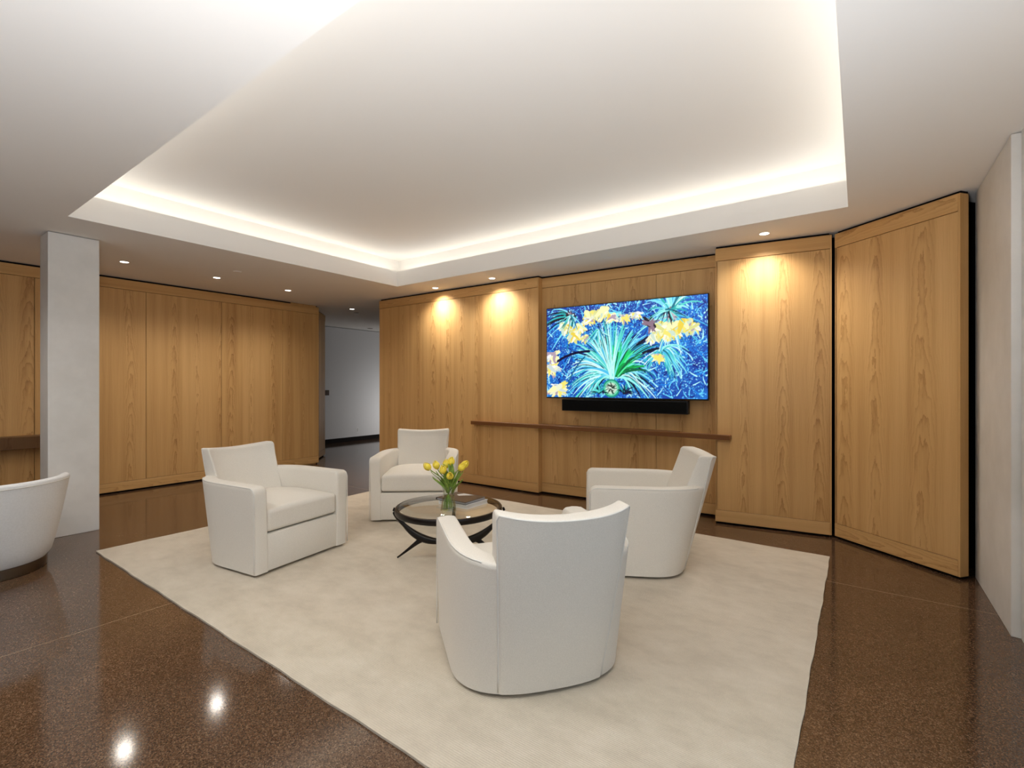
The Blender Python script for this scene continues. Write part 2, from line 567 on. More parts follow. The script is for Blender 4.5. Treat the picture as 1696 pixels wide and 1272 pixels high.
def ceiling_bm():
    bm = bmesh.new()

    def q(*ps):
        bm.faces.new([bm.verts.new(p) for p in ps])

    def rect_loop(o, z):
        return [(TV0 - o, TU0 - o, z), (TV1 + o, TU0 - o, z), (TV1 + o, TU1 + o, z), (TV0 - o, TU1 + o, z)]
    outer = [(V_MIN - .3, U_MIN - .3, CEIL), (V_MAX + .3, U_MIN - .3, CEIL), (V_MAX + .3, U_MAX + .3, CEIL), (V_MIN - .3, U_MAX + .3, CEIL)]
    loops = [outer, rect_loop(0, CEIL), rect_loop(0, LIP_Z), rect_loop(0.02, LIP_Z), rect_loop(0.02, SLOT_Z), rect_loop(COVE, SLOT_Z), rect_loop(COVE, UP_Z)]
    for a, b in zip(loops, loops[1:]):
        for i in range(4):
            j = (i + 1) % 4
            q(a[i], a[j], b[j], b[i])
    q(*loops[-1])
    # the slab's upper side
    q(*[(p[0], p[1], 3.3) for p in outer])
    top = [(p[0], p[1], 3.3) for p in outer]
    for i in range(4):
        j = (i + 1) % 4
        q(outer[i], outer[j], top[j], top[i])
    bmesh.ops.remove_doubles(bm, verts=bm.verts[:], dist=1e-5)
    return bm


ceiling = struct(obj('ceiling', ceiling_bm(), M_CEIL))
ceiling.rotation_euler.z = ROOM_ROT

# lit strips lying in the cove slot
cove = thing('cove_light', 'warm white light strip hidden in the cove around the raised ceiling', 'light', (0, 0, 0), ROOM_ROT)
for x0, x1, y0, y1 in ((TV0, TV1, TU1 + 0.035, TU1 + 0.05), (TV0, TV1, TU0 - 0.05, TU0 - 0.035),
                       (TV0 - 0.05, TV0 - 0.035, TU0, TU1), (TV1 + 0.035, TV1 + 0.05, TU0, TU1)):
    obj('led_strip', box_bm(x0, x1, y0, y1, SLOT_Z, SLOT_Z + 0.008), M_LED, cove)


# ------------------------------------------------------------------ panelled walls
RAIL_T, RAIL_B = 0.12, 0.11
Z0, Z1 = 0.022, 2.676


def ray_on_line(px, p, d):
    """distance along the line p + t d at which it is met by the ray through image column px"""
    r = (px - CX) / F_PX
    return (r * p.y - p.x) / (d.x - r * d.y)


def panel_wall(name, p0, p1, joints, depth=0.3, gaps=0.004, ends=(), end_depth=0.12, mats=None, doors=()):
    """wood wall from p0 to p1 (room on its right-hand side looking along p0->p1 is y<0)"""
    p0, p1 = Vector(p0), Vector(p1)
    d = (p1 - p0); ln = d.length; d.normalize()
    rz = math.atan2(d.y, d.x)
    mw, mh = mats or (M_WOOD, M_WOOD_H)
    back = struct(obj(name, box_bm(0.0 if not ends else 0.004, ln - (0.004 if ends else 0.0), 0.03, depth, 0.0, CEIL), M_BLACK))
    back.location = (p0.x, p0.y, 0); back.rotation_euler.z = rz
    xs = [0.0] + list(joints) + [ln]
    parts = []
    for a, b in zip(xs, xs[1:]):
        w = (b - a)
        pb = box_bm(-w / 2 + gaps / 2, w / 2 - gaps / 2, 0.0, 0.03, Z0 + RAIL_B + 0.004, Z1 - RAIL_T - 0.004, bevel=0.0012, seg=1)
        o = obj('panel', pb, mw, back)
        o.location = ((a + b) / 2, 0, 0)
        parts.append(o)
    o = obj('crown_rail', box_bm(0, ln, -0.004, 0.03, Z1 - RAIL_T, Z1, bevel=0.0012, seg=1), mh, back)
    o = obj('base_rail', box_bm(0, ln, -0.003, 0.03, Z0, Z0 + RAIL_B, bevel=0.0012, seg=1), mh, back)
    for e in ends:
        x0, x1 = ((-0.022, 0.0) if e == 'start' else (ln, ln + 0.022))
        x0, x1 = ((0.0, 0.02) if e == 'start' else (ln - 0.0015, ln + 0.012))
        obj('end_panel', box_bm(x0, x1, 0.0, end_depth, Z0, Z1), mw, back)
    return back, d, ln


V_A = -7.52
A0, A1 = W(V_A, -4.55).to_2d(), W(V_A, 4.779).to_2d()
dA = (A1 - A0).normalized()
jA = [ray_on_line(px, A0, dA) for px in (57, 242, 367, 468)]
jA = [1.6, 3.2, 4.6] + jA
wall_left, _, _ = panel_wall('wall_left', A0, A1, jA, depth=0.25, ends=('end',), end_depth=0.2, gaps=0.005)
for ch in wall_left.children:
    if ch.name.startswith('panel') and jA[-2] < ch.location.x < jA[-1]:
        ch.name = 'door_leaf'; ch['label'] = 'concealed wood door with a fine shadow gap'
# brass bits of the concealed door
tdoor = jA[-1]
hb = bmesh.new(); add_box(hb, tdoor - 0.006, tdoor + 0.006, -0.004, 0.01, 2.23, 2.33)
hinge = obj('door_hinge', hb, M_BRASS, wall_left); hinge['label'] = 'small brass hinge knuckle'
hb = bmesh.new()
lnA = (A1 - A0).length
add_box(hb, lnA + 0.009, lnA + 0.02, 0.02, 0.06, 1.18, 1.34, bevel=0.004)
add_box(hb, lnA + 0.018, lnA + 0.035, 0.03, 0.05, 1.22, 1.25, bevel=0.004)
lock = obj('door_latch', hb, M_BRASS, wall_left); lock['label'] = 'brass latch on the wall end'

B_a, B_b = Vector((-2.10, 7.65)), Vector((0.315, 5.955))
dB = (B_b - B_a).normalized()
panel_wall('wall_back_left', B_a, B_b, [ray_on_line(px, B_a, dB) for px in (698, 786)], depth=0.3, ends=('end',), end_depth=0.1, gaps=0.002)
R_a, R_b = Vector((0.352, 6.035)), Vector((2.115, 4.92))
dR = (R_b - R_a).normalized()
R_a2 = R_a - dR * 0.12
panel_wall('wall_back_middle', R_a2, R_b + dR * 0.1, [ray_on_line(px, R_a2, dR) for px in (978.5, 1087)], depth=0.25, gaps=0.003)
K_a, K_b = Vector((1.985, 4.715)), Vector((2.812, 4.27))
panel_wall('wall_back_right', K_a, K_b, [], depth=0.3, ends=('start', 'end'), end_depth=0.28)
C_a, C_b = Vector((2.845, 4.255)), Vector((3.09, 3.345))
panel_wall('wall_right', C_a, C_b, [], depth=0.1, ends=('start', 'end'), end_depth=0.08)

# black filler behind the two slots beside the turned panel
o = struct(obj('trim_1', box_bm(-0.2, 0.5, 0, 0.1, 0, CEIL), M_BLACK)); o.location = (2.86, 4.50, 0); o.rotation_euler.z = math.radians(-40)
o = struct(obj('trim_2', box_bm(0, 0.36, 0, 0.6, 0, CEIL), M_BLACK)); o.location = (3.12, 3.50, 0); o.rotation_euler.z = math.radians(14)

# plaster piers
def room_box(name, v0, v1, u0, u1, z0, z1, mat, bevel=0.0):
    o = struct(obj(name, box_bm(v0, v1, u0, u1, z0, z1, bevel=bevel), mat))
    o.rotation_euler.z = ROOM_ROT
    return o


room_box('column_left', -6.03, -5.752, 1.06, 1.413, 0, CEIL - 0.006, M_PLASTER, 0.004)
room_box('column_right', 0.662, 1.0, 3.665, 4.647, 0, CEIL - 0.006, M_PLASTER, 0.003)

# walls out of frame that close the room, with the big window beside the camera
room_box('wall_behind', V_MIN, V_MAX, BACK_U - 0.2, BACK_U, 0, CEIL, M_WHITE)
bm = bmesh.new()
add_box(bm, WIN_V, WIN_V + 0.2, BACK_U, WIN_U0, 0, CEIL)
add_box(bm, WIN_V, WIN_V + 0.2, WIN_U1, 3.66, 0, CEIL)
add_box(bm, WIN_V, WIN_V + 0.2, WIN_U0, WIN_U1, 2.55, CEIL)
add_box(bm, WIN_V, WIN_V + 0.2, WIN_U0, WIN_U1, 0, 0.15)
o = struct(obj('wall_right_near', bm, M_PLASTER)); o.rotation_euler.z = ROOM_ROT
bm = bmesh.new()
for k in range(5):
    y = WIN_U0 + k * (WIN_U1 - WIN_U0 - 0.06) / 4
    add_box(bm, WIN_V + 0.08, WIN_V + 0.16, y, y + 0.06, 0.15, 2.55)
add_box(bm, WIN_V + 0.08, WIN_V + 0.16, WIN_U0, WIN_U1, 0.15, 0.21)
add_box(bm, WIN_V + 0.08, WIN_V + 0.16, WIN_U0, WIN_U1, 2.49, 2.55)
win = struct(obj('window_1', bm, M_BRONZE)); win.rotation_euler.z = ROOM_ROT
obj('pane', box_bm(WIN_V + 0.115, WIN_V + 0.125, WIN_U0, WIN_U1, 0.15, 2.55), M_WINDOW_GLASS, win)

# the hall seen between the two wood walls
V_H = -9.9
room_box('wall_hall', V_H - 0.15, V_H, 4.0, U_MAX, 0, CEIL - 0.012, M_WHITE)
room_box('baseboard_hall', V_H, V_H + 0.018, 4.0, U_MAX, 0, 0.10, M_DARKBASE)
room_box('wall_hall_end', V_H, 1.2, U_MAX - 0.1, U_MAX, 0, CEIL, M_WHITE)
room_box('wall_hall_right', 1.0, 1.2, 3.7, U_MAX, 0, CEIL, M_WHITE)
room_box('wall_hall_near', V_A - 0.3, -6.15, U_MAX - 0.6, U_MAX - 0.1, 0, CEIL, M_WHITE)
pn0, pn1 = Vector((-3.475, 8.55)), Vector((-3.58, 9.25))
pn_back, _, _ = panel_wall('wall_hall_panel', pn1, pn0, [], depth=0.2)
# (the panel's room side must look into the passage)
pn_back.location = (pn0.x, pn0.y, 0)
pn_back.rotation_euler.z = math.atan2((pn1 - pn0).y, (pn1 - pn0).x)
room_box('wall_hall_side', V_H, V_A - 0.02, 4.3, 4.75, 0, CEIL, M_WOOD)

# ------------------------------------------------------------------ ledges
lp0, lp1 = Vector((-0.555, 6.475)), Vector((2.068, 4.585))
dL = (lp1 - lp0).normalized(); nL = Vector((-dL.y, dL.x))
bm = box_bm(0, (lp1 - lp0).length, 0.0, 0.20, 0.822, 0.868, bevel=0.002, seg=1)
for v in bm.verts:      # the back edge stops at the wood it is fixed to
    if v.co.y > 0.1:
        v.co.y = 0.075
ledge = tag(obj('wall_ledge', bm, M_WALNUT), 'long thin dark walnut ledge on the wall under the television', 'shelf')
ledge.location = (lp0.x, lp0.y, 0); ledge.rotation_euler.z = math.atan2(dL.y, dL.x)
bm = box_bm(0.0, 1.7635, 0.075, 0.19, 0.8225, 0.8675)
br = obj('niche_board', bm, M_WALNUT, ledge)
br.location = (0.95, 0, 0)

bm = box_bm(V_A + 0.002, V_A + 0.20, -2.5, 1.62, 0.658, 0.790, bevel=0.003, seg=1)
for f in bm.verts: pass
l2 = obj('wall_counter', bm, None)
l2.data.materials.append(wood('walnut_counter', tint=(0.20, 0.165, 0.16)))
l2.rotation_euler.z = ROOM_ROT
tag(l2, 'thick dark brown counter ledge on the wood wall behind the grey column', 'shelf')

# ------------------------------------------------------------------ rug
RV0, RU0 = to_vu(-3.36, 3.90)
RV1, RU1 = RV0 + 4.82, RU0 + 3.30


def rug_bm():
    bm = bmesh.new()
    nx, ny = 90, 60
    rr = random.Random(3)
    lx, ly = RV1 - RV0, RU1 - RU0
    wob = [rr.uniform(-1, 1) for _ in range(40)]

    def wv(t, k):
        return 0.0022 * (math.sin(t * 7 + k) + 0.6 * math.sin(t * 17 + 2 * k))
    top = []
    for i in range(nx + 1):
        row = []
        for j in range(ny + 1):
            a, b = i / nx, j / ny
            x = a * lx + (wv(b * 5, 1) * (1 - a) + wv(b * 5, 2) * a)
            y = b * ly + (wv(a * 6, 3) * (1 - b) + wv(a * 6, 4) * b)
            e = min(a * lx, (1 - a) * lx, b * ly, (1 - b) * ly)
            z = 0.014 if e > 0.02 else 0.011
            row.append(bm.verts.new((x, y, z)))
        top.append(row)
    for i in range(nx):
        for j in range(ny):
            bm.faces.new((top[i][j], top[i + 1][j], top[i + 1][j + 1], top[i][j + 1]))
    rim = [top[i][0] for i in range(nx + 1)] + [top[nx][j] for j in range(1, ny + 1)] + [top[i][ny] for i in range(nx - 1, -1, -1)] + [top[0][j] for j in range(ny - 1, 0, -1)]
    low = [bm.verts.new((v.co.x, v.co.y, 0.001)) for v in rim]
    n = len(rim)
    for i in range(n):
        j = (i + 1) % n
        bm.faces.new((rim[i], low[i], low[j], rim[j]))
    bm.faces.new(low[::-1])
    return bm


rug = tag(obj('area_rug', rug_bm(), M_RUG, smooth=40), 'large pale beige loomed area rug on the brown polished floor', 'rug')
rug.location = W(RV0, RU0); rug.rotation_euler.z = ROOM_ROT
RUG_Z = 0.014

# ------------------------------------------------------------------ swivel armchair
CH_N = 2.7
CH_Y0, CH_DF, CH_HA, CH_TH = -0.02, 0.364, 0.625, 0.105


def ch_w(z):
    return 0.405 + 0.016 * min(z, 0.65) / 0.65


def ch_d(z):
    return 0.315 + 0.2805 * (z - 0.02)


def outline(t, z, inset=0.0):
    """t in -1..0 right side straight, 0..1 the round back, 1..2 left side straight"""
    def raw(t):
        w, d = ch_w(z), ch_d(z)
        if t < 0:
            return Vector((w, CH_Y0 + (CH_DF - CH_Y0) * (-t)))
        if t > 1:
            return Vector((-w, CH_Y0 + (CH_DF - CH_Y0) * (t - 1)))
        a = math.pi * t
        c, s = math.cos(a), math.sin(a)
        return Vector((w * math.copysign(abs(c) ** (2 / CH_N), c), CH_Y0 - d * abs(s) ** (2 / CH_N)))
    p = raw(t)
    if inset == 0.0:
        return p
    e = 0.012
    q = raw(t + e) - raw(t - e)
    if q.length < 1e-6:
        n = Vector((0, 1))
    else:
        q.normalize(); n = Vector((-q.y, q.x))
        if n.dot(Vector((0, 0.15)) - p) < 0:
            n = -n
    return p + n * inset


def shell_bm():
    bm = bmesh.new()
    ts = []
    r = 0.016
    run = CH_DF - CH_Y0
    for k in range(5):                      # rounded front edge of the arm
        ph = math.pi / 2 * k / 4
        ts.append((-1 + r * (1 - math.cos(ph)) / run * 1.0, r * (1 - math.sin(ph))))
    for y in (0.035, 0.05, 0.065, 0.09, 0.14, 0.2, 0.27, 0.34):
        ts.append((-1 + y / run, 0.0))
    a = [(t / 40.0, 0.0) for t in range(0, 41)]
    right = ts
    left = [(1 - t, d) for t, d in reversed(ts)]
    stations = right + a + left
    rings = []
    for t, dl in stations:
        fx = (t + 1) * run if t < 0 else ((2 - t) * run if t > 1 else 9)
        R = 0.05
        h = CH_HA
        if fx < R:
            h = CH_HA - (R - math.sqrt(max(0, R * R - (R - fx) ** 2)))
        # a gentle rise of the arm to its front
        ring = []
        zs = [0.02 + dl * 0.0] + [0.02 + (h - 0.03 - 0.02) * k / 6 for k in range(1, 7)]
        for z in zs:
            p = outline(t, z, dl); ring.append((p.x, p.y, z))
        rr = 0.020
        for k in range(1, 5):
            ph = math.pi / 2 * k / 4
            z = h - dl - rr * (1 - math.sin(ph))
            p = outline(t, h, dl + rr * (1 - math.cos(ph))); ring.append((p.x, p.y, z))
        p = outline(t, h, CH_TH / 2); ring.append((p.x, p.y, h - dl + 0.003))
        for k in range(0, 4):
            ph = math.pi / 2 * k / 4
            z = h - dl - rr * (1 - math.cos(ph))
            p = outline(t, h, CH_TH - dl - rr * (1 - math.sin(ph))); ring.append((p.x, p.y, z))
        for z in (h - 0.03, h - 0.12, 0.35, 0.2, 0.02):
            p = outline(t, z, CH_TH - dl); ring.append((p.x, p.y, z))
        rings.append(ring)
    add_rings(bm, rings)
    return bm


def back_hw(z):
    return 0.241 + 0.050 * (z - 0.02) / 0.82


def back_rear_y(x, z, grow=0.006):
    w, d = ch_w(z), ch_d(z)
    return CH_Y0 - d * (1 - min(1, abs(x / w)) ** CH_N) ** (1 / CH_N) - grow


def back_top(x):
    return 0.838 - 0.024 * (1 - min(1, (x / 0.29) ** 2))


def back_bm():
    bm = bmesh.new()
    r = 0.016
    st = []
    for k in range(5):
        ph = math.pi / 2 * k / 4
        st.append((-1 + r * (1 - math.cos(ph)) / 0.29, r * (1 - math.sin(ph))))
    st += [(-0.9 + 1.8 * k / 20, 0.0) for k in range(21)]
    st += [(-a, d) for a, d in reversed(st[:5])]
    rings = []
    for a, dl in st:
        ring = []
        xt = a * back_hw(0.8)
        zt = back_top(xt) - dl
        for k in range(9):
            z = 0.022 + (zt - 0.014 - 0.022) * k / 8
            x = a * back_hw(z)
            ring.append((x, back_rear_y(x, z) + dl, z))
        rr = 0.014
        for k in range(1, 4):
            ph = math.pi / 2 * k / 3
            ring.append((xt, back_rear_y(xt, zt) + dl + rr * (1 - math.cos(ph)), zt - rr * (1 - math.sin(ph))))
        rf = 0.030

        def front(x, z):
            return back_rear_y(x, z) + 0.108 + 0.07 * max(0, (0.80 - z)) / 0.4
        for k in range(0, 5):
            ph = math.pi / 2 * k / 4
            ring.append((xt * 0.985, front(xt, zt) - dl - rf * (1 - math.sin(ph)), zt - rf * (1 - math.cos(ph)) + 0.002 * (k < 4)))
        for z in (0.74, 0.66, 0.58, 0.50, 0.42, 0.34):
            x = a * (back_hw(z) - 0.008)
            ring.append((x, front(x, z) - dl, z))
        x = a * back_hw(0.2)
        ring.append((x, back_rear_y(x, 0.2) + 0.16 - dl, 0.022))
        rings.append(ring)
    add_rings(bm, rings)
    return bm


def arm_welt_bm(s):
    bm = bmesh.new()
    if True:
        pts = []
        for k in range(34):
            t = -0.998 + 1.24 * k / 33
            fx = (t + 1) * (CH_DF - CH_Y0)
            R = 0.05
            h = CH_HA - ((R - math.sqrt(max(0, R * R - (R - fx) ** 2))) if fx < R else 0)
            p = outline(t if s == 0 else 1 - t, h, 0.004)
            pts.append((p.x, p.y, h - 0.006))
        low = [(pts[0][0], pts[0][1] + 0.0, 0.03 + (pts[0][2] - 0.03) * k / 6) for k in range(6)]
        add_tube(bm, low + pts, 0.0035, 6)
    return bm


def back_welt_bm():
    bm = bmesh.new()
    pts = []
    for k in range(12):
        z = 0.03 + (0.81 - 0.03) * k / 11
        pts.append((-back_hw(z) + 0.003, back_rear_y(back_hw(z), z) + 0.004, z))
    for k in range(21):
        x = (-1 + 2 * k / 20) * (back_hw(0.82) - 0.010)
        z = back_top(x) - 0.007
        pts.append((x, back_rear_y(x, z) + 0.004, z))
    for k in range(12):
        z = 0.81 - (0.81 - 0.03) * k / 11
        pts.append((back_hw(z) - 0.003, back_rear_y(back_hw(z), z) + 0.004, z))
    add_tube(bm, pts, 0.0042, 6)
    return bm


def cushion_bm():
    bm = rounded_box_bm(0.309, 0.345, 0.078, 0.026, n=16, nr=4, crown=0.034)
    for v in bm.verts:
        v.co.y += 0.012
        v.co.z += 0.292 + 0.078
        if v.co.y < -0.02:      # follows the round inside of the chair at the back
            k = min(1.0, (-0.02 - v.co.y) / 0.34)
            v.co.x *= 1 - 0.38 * k ** 2.2
    return bm


def rail_bm():
    bm = bmesh.new()
    add_box(bm, -0.312, 0.312, -0.2, CH_DF - 0.006, 0.021, 0.280, bevel=0.006)
    return bm


def plinth_bm():
    bm = bmesh.new()
    add_lathe(bm, [(0.24, 0.0), (0.255, 0.004), (0.255, 0.03), (0.2, 0.03)], 40)
    return bm


def make_armchair(label):
    t = thing('swivel_armchair', label, 'armchair', group='ivory swivel armchairs around the coffee table')
    obj('arm_shell', shell_bm(), M_FABRIC, t, smooth=50)
    b = obj('backrest', back_bm(), M_FABRIC, t, smooth=50)
    obj('welt', back_welt_bm(), M_PIPING, b, smooth=180)
    sh = [c for c in t.children if c.name.startswith('arm_shell')][0]
    for s in (0, 1):
        obj('arm_welt', arm_welt_bm(s), M_PIPING, sh, smooth=180)
    obj('seat_cushion', cushion_bm(), M_FABRIC, t, smooth=60)
    obj('front_rail', rail_bm(), M_FABRIC, t, smooth=40)
    p = obj('swivel_base', plinth_bm(), M_PLASTIC_B, t, smooth=40)
    p['label'] = 'black swivel base plate'
    return t


def dup(root):
    r = root.copy(); COL.objects.link(r)
    for ch in list(root.children):
        c = ch.copy(); COL.objects.link(c); c.parent = r
        for g in list(ch.children):
            d = g.copy(); COL.objects.link(d); d.parent = c
    return r


CHAIRS = [((-1.896, 3.849), -27.9, 'ivory swivel armchair at the left of the rug, nearest the grey column'),
          ((0.087, 2.413), 105.8, 'ivory swivel armchair seen from behind, nearest the camera'),
          ((0.952, 3.715), 172.5, 'ivory swivel armchair in side view below the television'),
          ((-0.988, 5.075), -87.1, 'ivory swivel armchair on the far side, directly behind the tulips')]
proto = None
for (x, y), ang, lab in CHAIRS:
    if proto is None:
        proto = c = make_armchair(lab)
    else:
        c = dup(proto)
    c['label'] = lab
    c.location = (x, y, RUG_Z)
    c.rotation_euler = (0, 0, math.radians(ang - 90))

# ------------------------------------------------------------------ tub chair at the left edge
tub = thing('tub_chair', 'white tub chair with bronze base ring cut off by the left edge', 'chair', (-3.78, 3.47, 0), math.radians(52))


def tub_shell_bm():
    bm = bmesh.new()
    rings = []
    n = 44
    span = math.radians(116)
    for i in range(n + 1):
        a = -math.pi / 2 - span + 2 * span * i / n       # back at -y
        k = abs(-math.pi / 2 - a) / span
        top = 0.675 - 0.09 * max(0, (k - 0.62) / 0.38) ** 2
        e = min(1.0, min(i, n - i) / 2.0)
        th = 0.065 * (0.55 + 0.45 * e)
        def ro(z):
            return 0.325 + 0.125 * ((z - 0.06) / 0.61) ** 0.75
        ring = []
        zs = [0.075, 0.11, 0.2, 0.3, 0.4, 0.5, top - 0.03]
        for z in zs:
            r = ro(z) - (0.015 if z < 0.08 else 0)
            ring.append((r * math.cos(a), r * math.sin(a), z))
        for kk in range(1, 7):
            ph = math.pi * kk / 7
            r = ro(top) - th / 2 + th / 2 * math.cos(ph)
            ring.append((r * math.cos(a), r * math.sin(a), top - 0.03 + 0.03 * math.sin(ph)))
        for z in (top - 0.03, 0.5, 0.36, 0.2, 0.075):
            r = ro(z) - th
            ring.append((r * math.cos(a), r * math.sin(a), z))
        rings.append(ring)
    add_rings(bm, rings)
    return bm


shell = obj('tub_shell', tub_shell_bm(), M_LEATHER, tub, smooth=50)
bm = bmesh.new()
pts = []
for i in range(45):
    a = -math.pi / 2 - math.radians(110) + 2 * math.radians(110) * i / 44
    k = abs(-math.pi / 2 - a) / math.radians(112)
    top = 0.675 - 0.09 * max(0, (k - 0.62) / 0.38) ** 2
    r = 0.325 + 0.125 * ((top - 0.035 - 0.06) / 0.61) ** 0.75 + 0.001
    pts.append((r * math.cos(a), r * math.sin(a), top - 0.032))
add_tube(bm, pts, 0.003, 6)
obj('seam', bm, M_PIPING, shell, smooth=180)
bm = bmesh.new()
add_lathe(bm, [(0.0, 0.07), (0.29, 0.07), (0.30, 0.09), (0.325, 0.12), (0.345, 0.3), (0.335, 0.40), (0.30, 0.43), (0.0, 0.445)], 48)
obj('seat', bm, M_LEATHER, tub, smooth=50)
bm = bmesh.new()
add_lathe(bm, [(0.31, 0.0), (0.318, 0.003), (0.318, 0.072), (0.28, 0.076)], 64)
rb = obj('base_ring', bm, M_BRONZE, tub, smooth=40)
rb['label'] = 'brushed bronze base ring'

# ------------------------------------------------------------------ coffee table
TX, TY, TH = -0.487, 3.735, 0.42
table = thing('coffee_table', 'round glass coffee table with black rim and curved legs on the rug', 'table', (TX, TY, RUG_Z))
RT = 0.41
bm = bmesh.new()
prof = [(RT - 0.03, TH - 0.046), (RT - 0.006, TH - 0.046), (RT, TH - 0.038), (RT, TH - 0.012), (RT - 0.006, TH - 0.003), (RT - 0.020, TH - 0.003), (RT - 0.022, TH - 0.012), (RT - 0.03, TH - 0.012)]
add_lathe(bm, [(r, z - RUG_Z) for r, z in prof], 96, closed=True)
obj('rim', bm, M_EBONY, table, smooth=40)
bm = bmesh.new()
add_lathe(bm, [(RT - 0.023, TH - 0.0115 - RUG_Z), (RT - 0.023, TH - 0.0005 - RUG_Z), (RT - 0.024, TH - RUG_Z)], 96)
gl = obj('glass_top', bm, M_TABLE_GLASS, table, smooth=30)
gl['label'] = 'clear bronze-tinted glass'
bm = bmesh.new()
add_lathe(bm, [(0.0, 0.112), (0.035, 0.114), (0.045, 0.125), (0.035, 0.142), (0.0, 0.145)], 24)
obj('hub', bm, M_EBONY, table, smooth=50)
for k in range(4):
    a = math.radians(181 + 90 * k)
    ca, sa = math.cos(a), math.sin(a)

    def P(r, z):
        return Vector((r * ca, r * sa, z))
    bm = bmesh.new()
    side = Vector((-sa, ca, 0))
    up1 = bez(P(0.03, 0.128), P(0.17, 0.118), P(0.26, 0.165), P(0.345, 0.255), 16)
    up2 = bez(P(0.345, 0.255), P(0.41, 0.325), P(0.440, 0.345), P(0.418, 0.388), 10)[1:]
    pts = up1 + up2
    rad = [0.016 + 0.015 * math.sin(math.pi * min(1, i / 16)) for i in range(len(up1))] + [0.0165 - 0.008 * (i / 9) for i in range(len(up2))]
    add_tube(bm, pts, rad, 10, flat=(0.75, 1.0))
    ft = bez(P(0.185, 0.150), P(0.235, 0.140), P(0.275, 0.09), P(0.398, 0.004), 14)
    frad = [0.028 - 0.0215 * (i / 14) ** 0.8 for i in range(15)]
    add_tube(bm, ft, frad, 10, flat=(0.75, 1.0))
    obj('leg', bm, M_EBONY, table, smooth=60)

# ------------------------------------------------------------------ books
BK_C = Vector((-0.348, 3.61)); ang_b = math.radians(54.6)
ex = Vector((math.cos(ang_b), math.sin(ang_b))); ey = Vector((-math.sin(ang_b), math.cos(ang_b)))


def hardback(label, w, d, h, cover, pages, z, shift, rot=0.0, grp=None):
    t = thing('hardback_book', label, 'book', (BK_C.x + shift[0], BK_C.y + shift[1], z), ang_b + rot, grp)
    bm = bmesh.new()
    add_box(bm, 0, w, 0, d, 0, 0.003, bevel=0.001, seg=1)
    add_box(bm, 0, w, 0, d, h - 0.003, h, bevel=0.001, seg=1)
    # rounded spine on the far-left edge
    prof = []
    for k in range(9):
        ph = -math.pi / 2 + math.pi * k / 8
        prof.append((d + 0.006 * math.cos(ph), h / 2 + (h / 2) * math.sin(ph)))
    inner = [(y - 0.003, z2) for y, z2 in prof]
    ringA = [(0, y, z2) for y, z2 in prof + [(d - 0.003, h), (d - 0.003, 0)]]
    ringB = [(w, y, z2) for y, z2 in prof + [(d - 0.003, h), (d - 0.003, 0)]]
    add_rings(bm, [ringA, ringB])
    cv = obj('cover', bm, cover, t)
    obj('pages', box_bm(0.005, w - 0.004, 0.004, d - 0.003, 0.003, h - 0.003), pages, t)
    return t, cv


ZT = TH + 0.0005
bA, _ = hardback('thick white hardback book lying at the bottom of the pair on the table', 0.245, 0.29, 0.030, M_COVER_WHITE, M_PAGES, ZT, (0.012, -0.008), -0.02, 'books on the coffee table')
bB, cvB = hardback('dark brown hardback book lying on the white book', 0.240, 0.30, 0.019, M_COVER_DARK, M_COVER_GREY, ZT + 0.0305, (0, 0), 0.0, 'books on the coffee table')
bm = bmesh.new()
v = [bm.verts.new(p) for p in ((0.225, 0.10, 0.0194), (0.225, 0.21, 0.0194), (0.165, 0.235, 0.0194), (0.14, 0.19, 0.0194), (0.185, 0.15, 0.0194))]
bm.faces.new(v)
pic = obj('cover_picture', bm, M_COVER_WHITE, cvB)
pic['label'] = 'pale shape printed on the dark cover'

# ------------------------------------------------------------------ vase and tulips
VX, VY, VZ = -0.468, 3.565, TH + 0.0005
vase = thing('flower_vase', 'clear glass waisted vase holding the tulips on the coffee table', 'vase', (VX, VY, VZ))
vp = [(0.058, 0.0), (0.062, 0.006), (0.060, 0.012), (0.053, 0.05), (0.046, 0.095), (0.044, 0.125), (0.047, 0.155), (0.054, 0.182)]
vi = [(r - 0.004, z) for r, z in reversed(vp[2:])] + [(0.05, 0.014), (0.0, 0.014)]
bm = bmesh.new()
add_lathe(bm, vp + [(0.052, 0.184)] + vi, 8)
bmesh.ops.bevel(bm, geom=[e for e in bm.edges if abs(e.verts[0].co.z - e.verts[1].co.z) > 0.003], offset=0.004, segments=2, affect='EDGES')
obj('glass_body', bm, M_VASE, vase, smooth=35)
bm = bmesh.new()
add_lathe(bm, [(0.047, 0.0145), (0.049, 0.03), (0.044, 0.07), (0.0405, 0.11), (0.0, 0.11)], 24)
obj('water', bm, M_WATER, vase, smooth=60)


def px_point(px, py, Y):
    return Vector(((px - CX) / F_PX * Y, Y, EYE - (py - CY) / F_PX * Y))


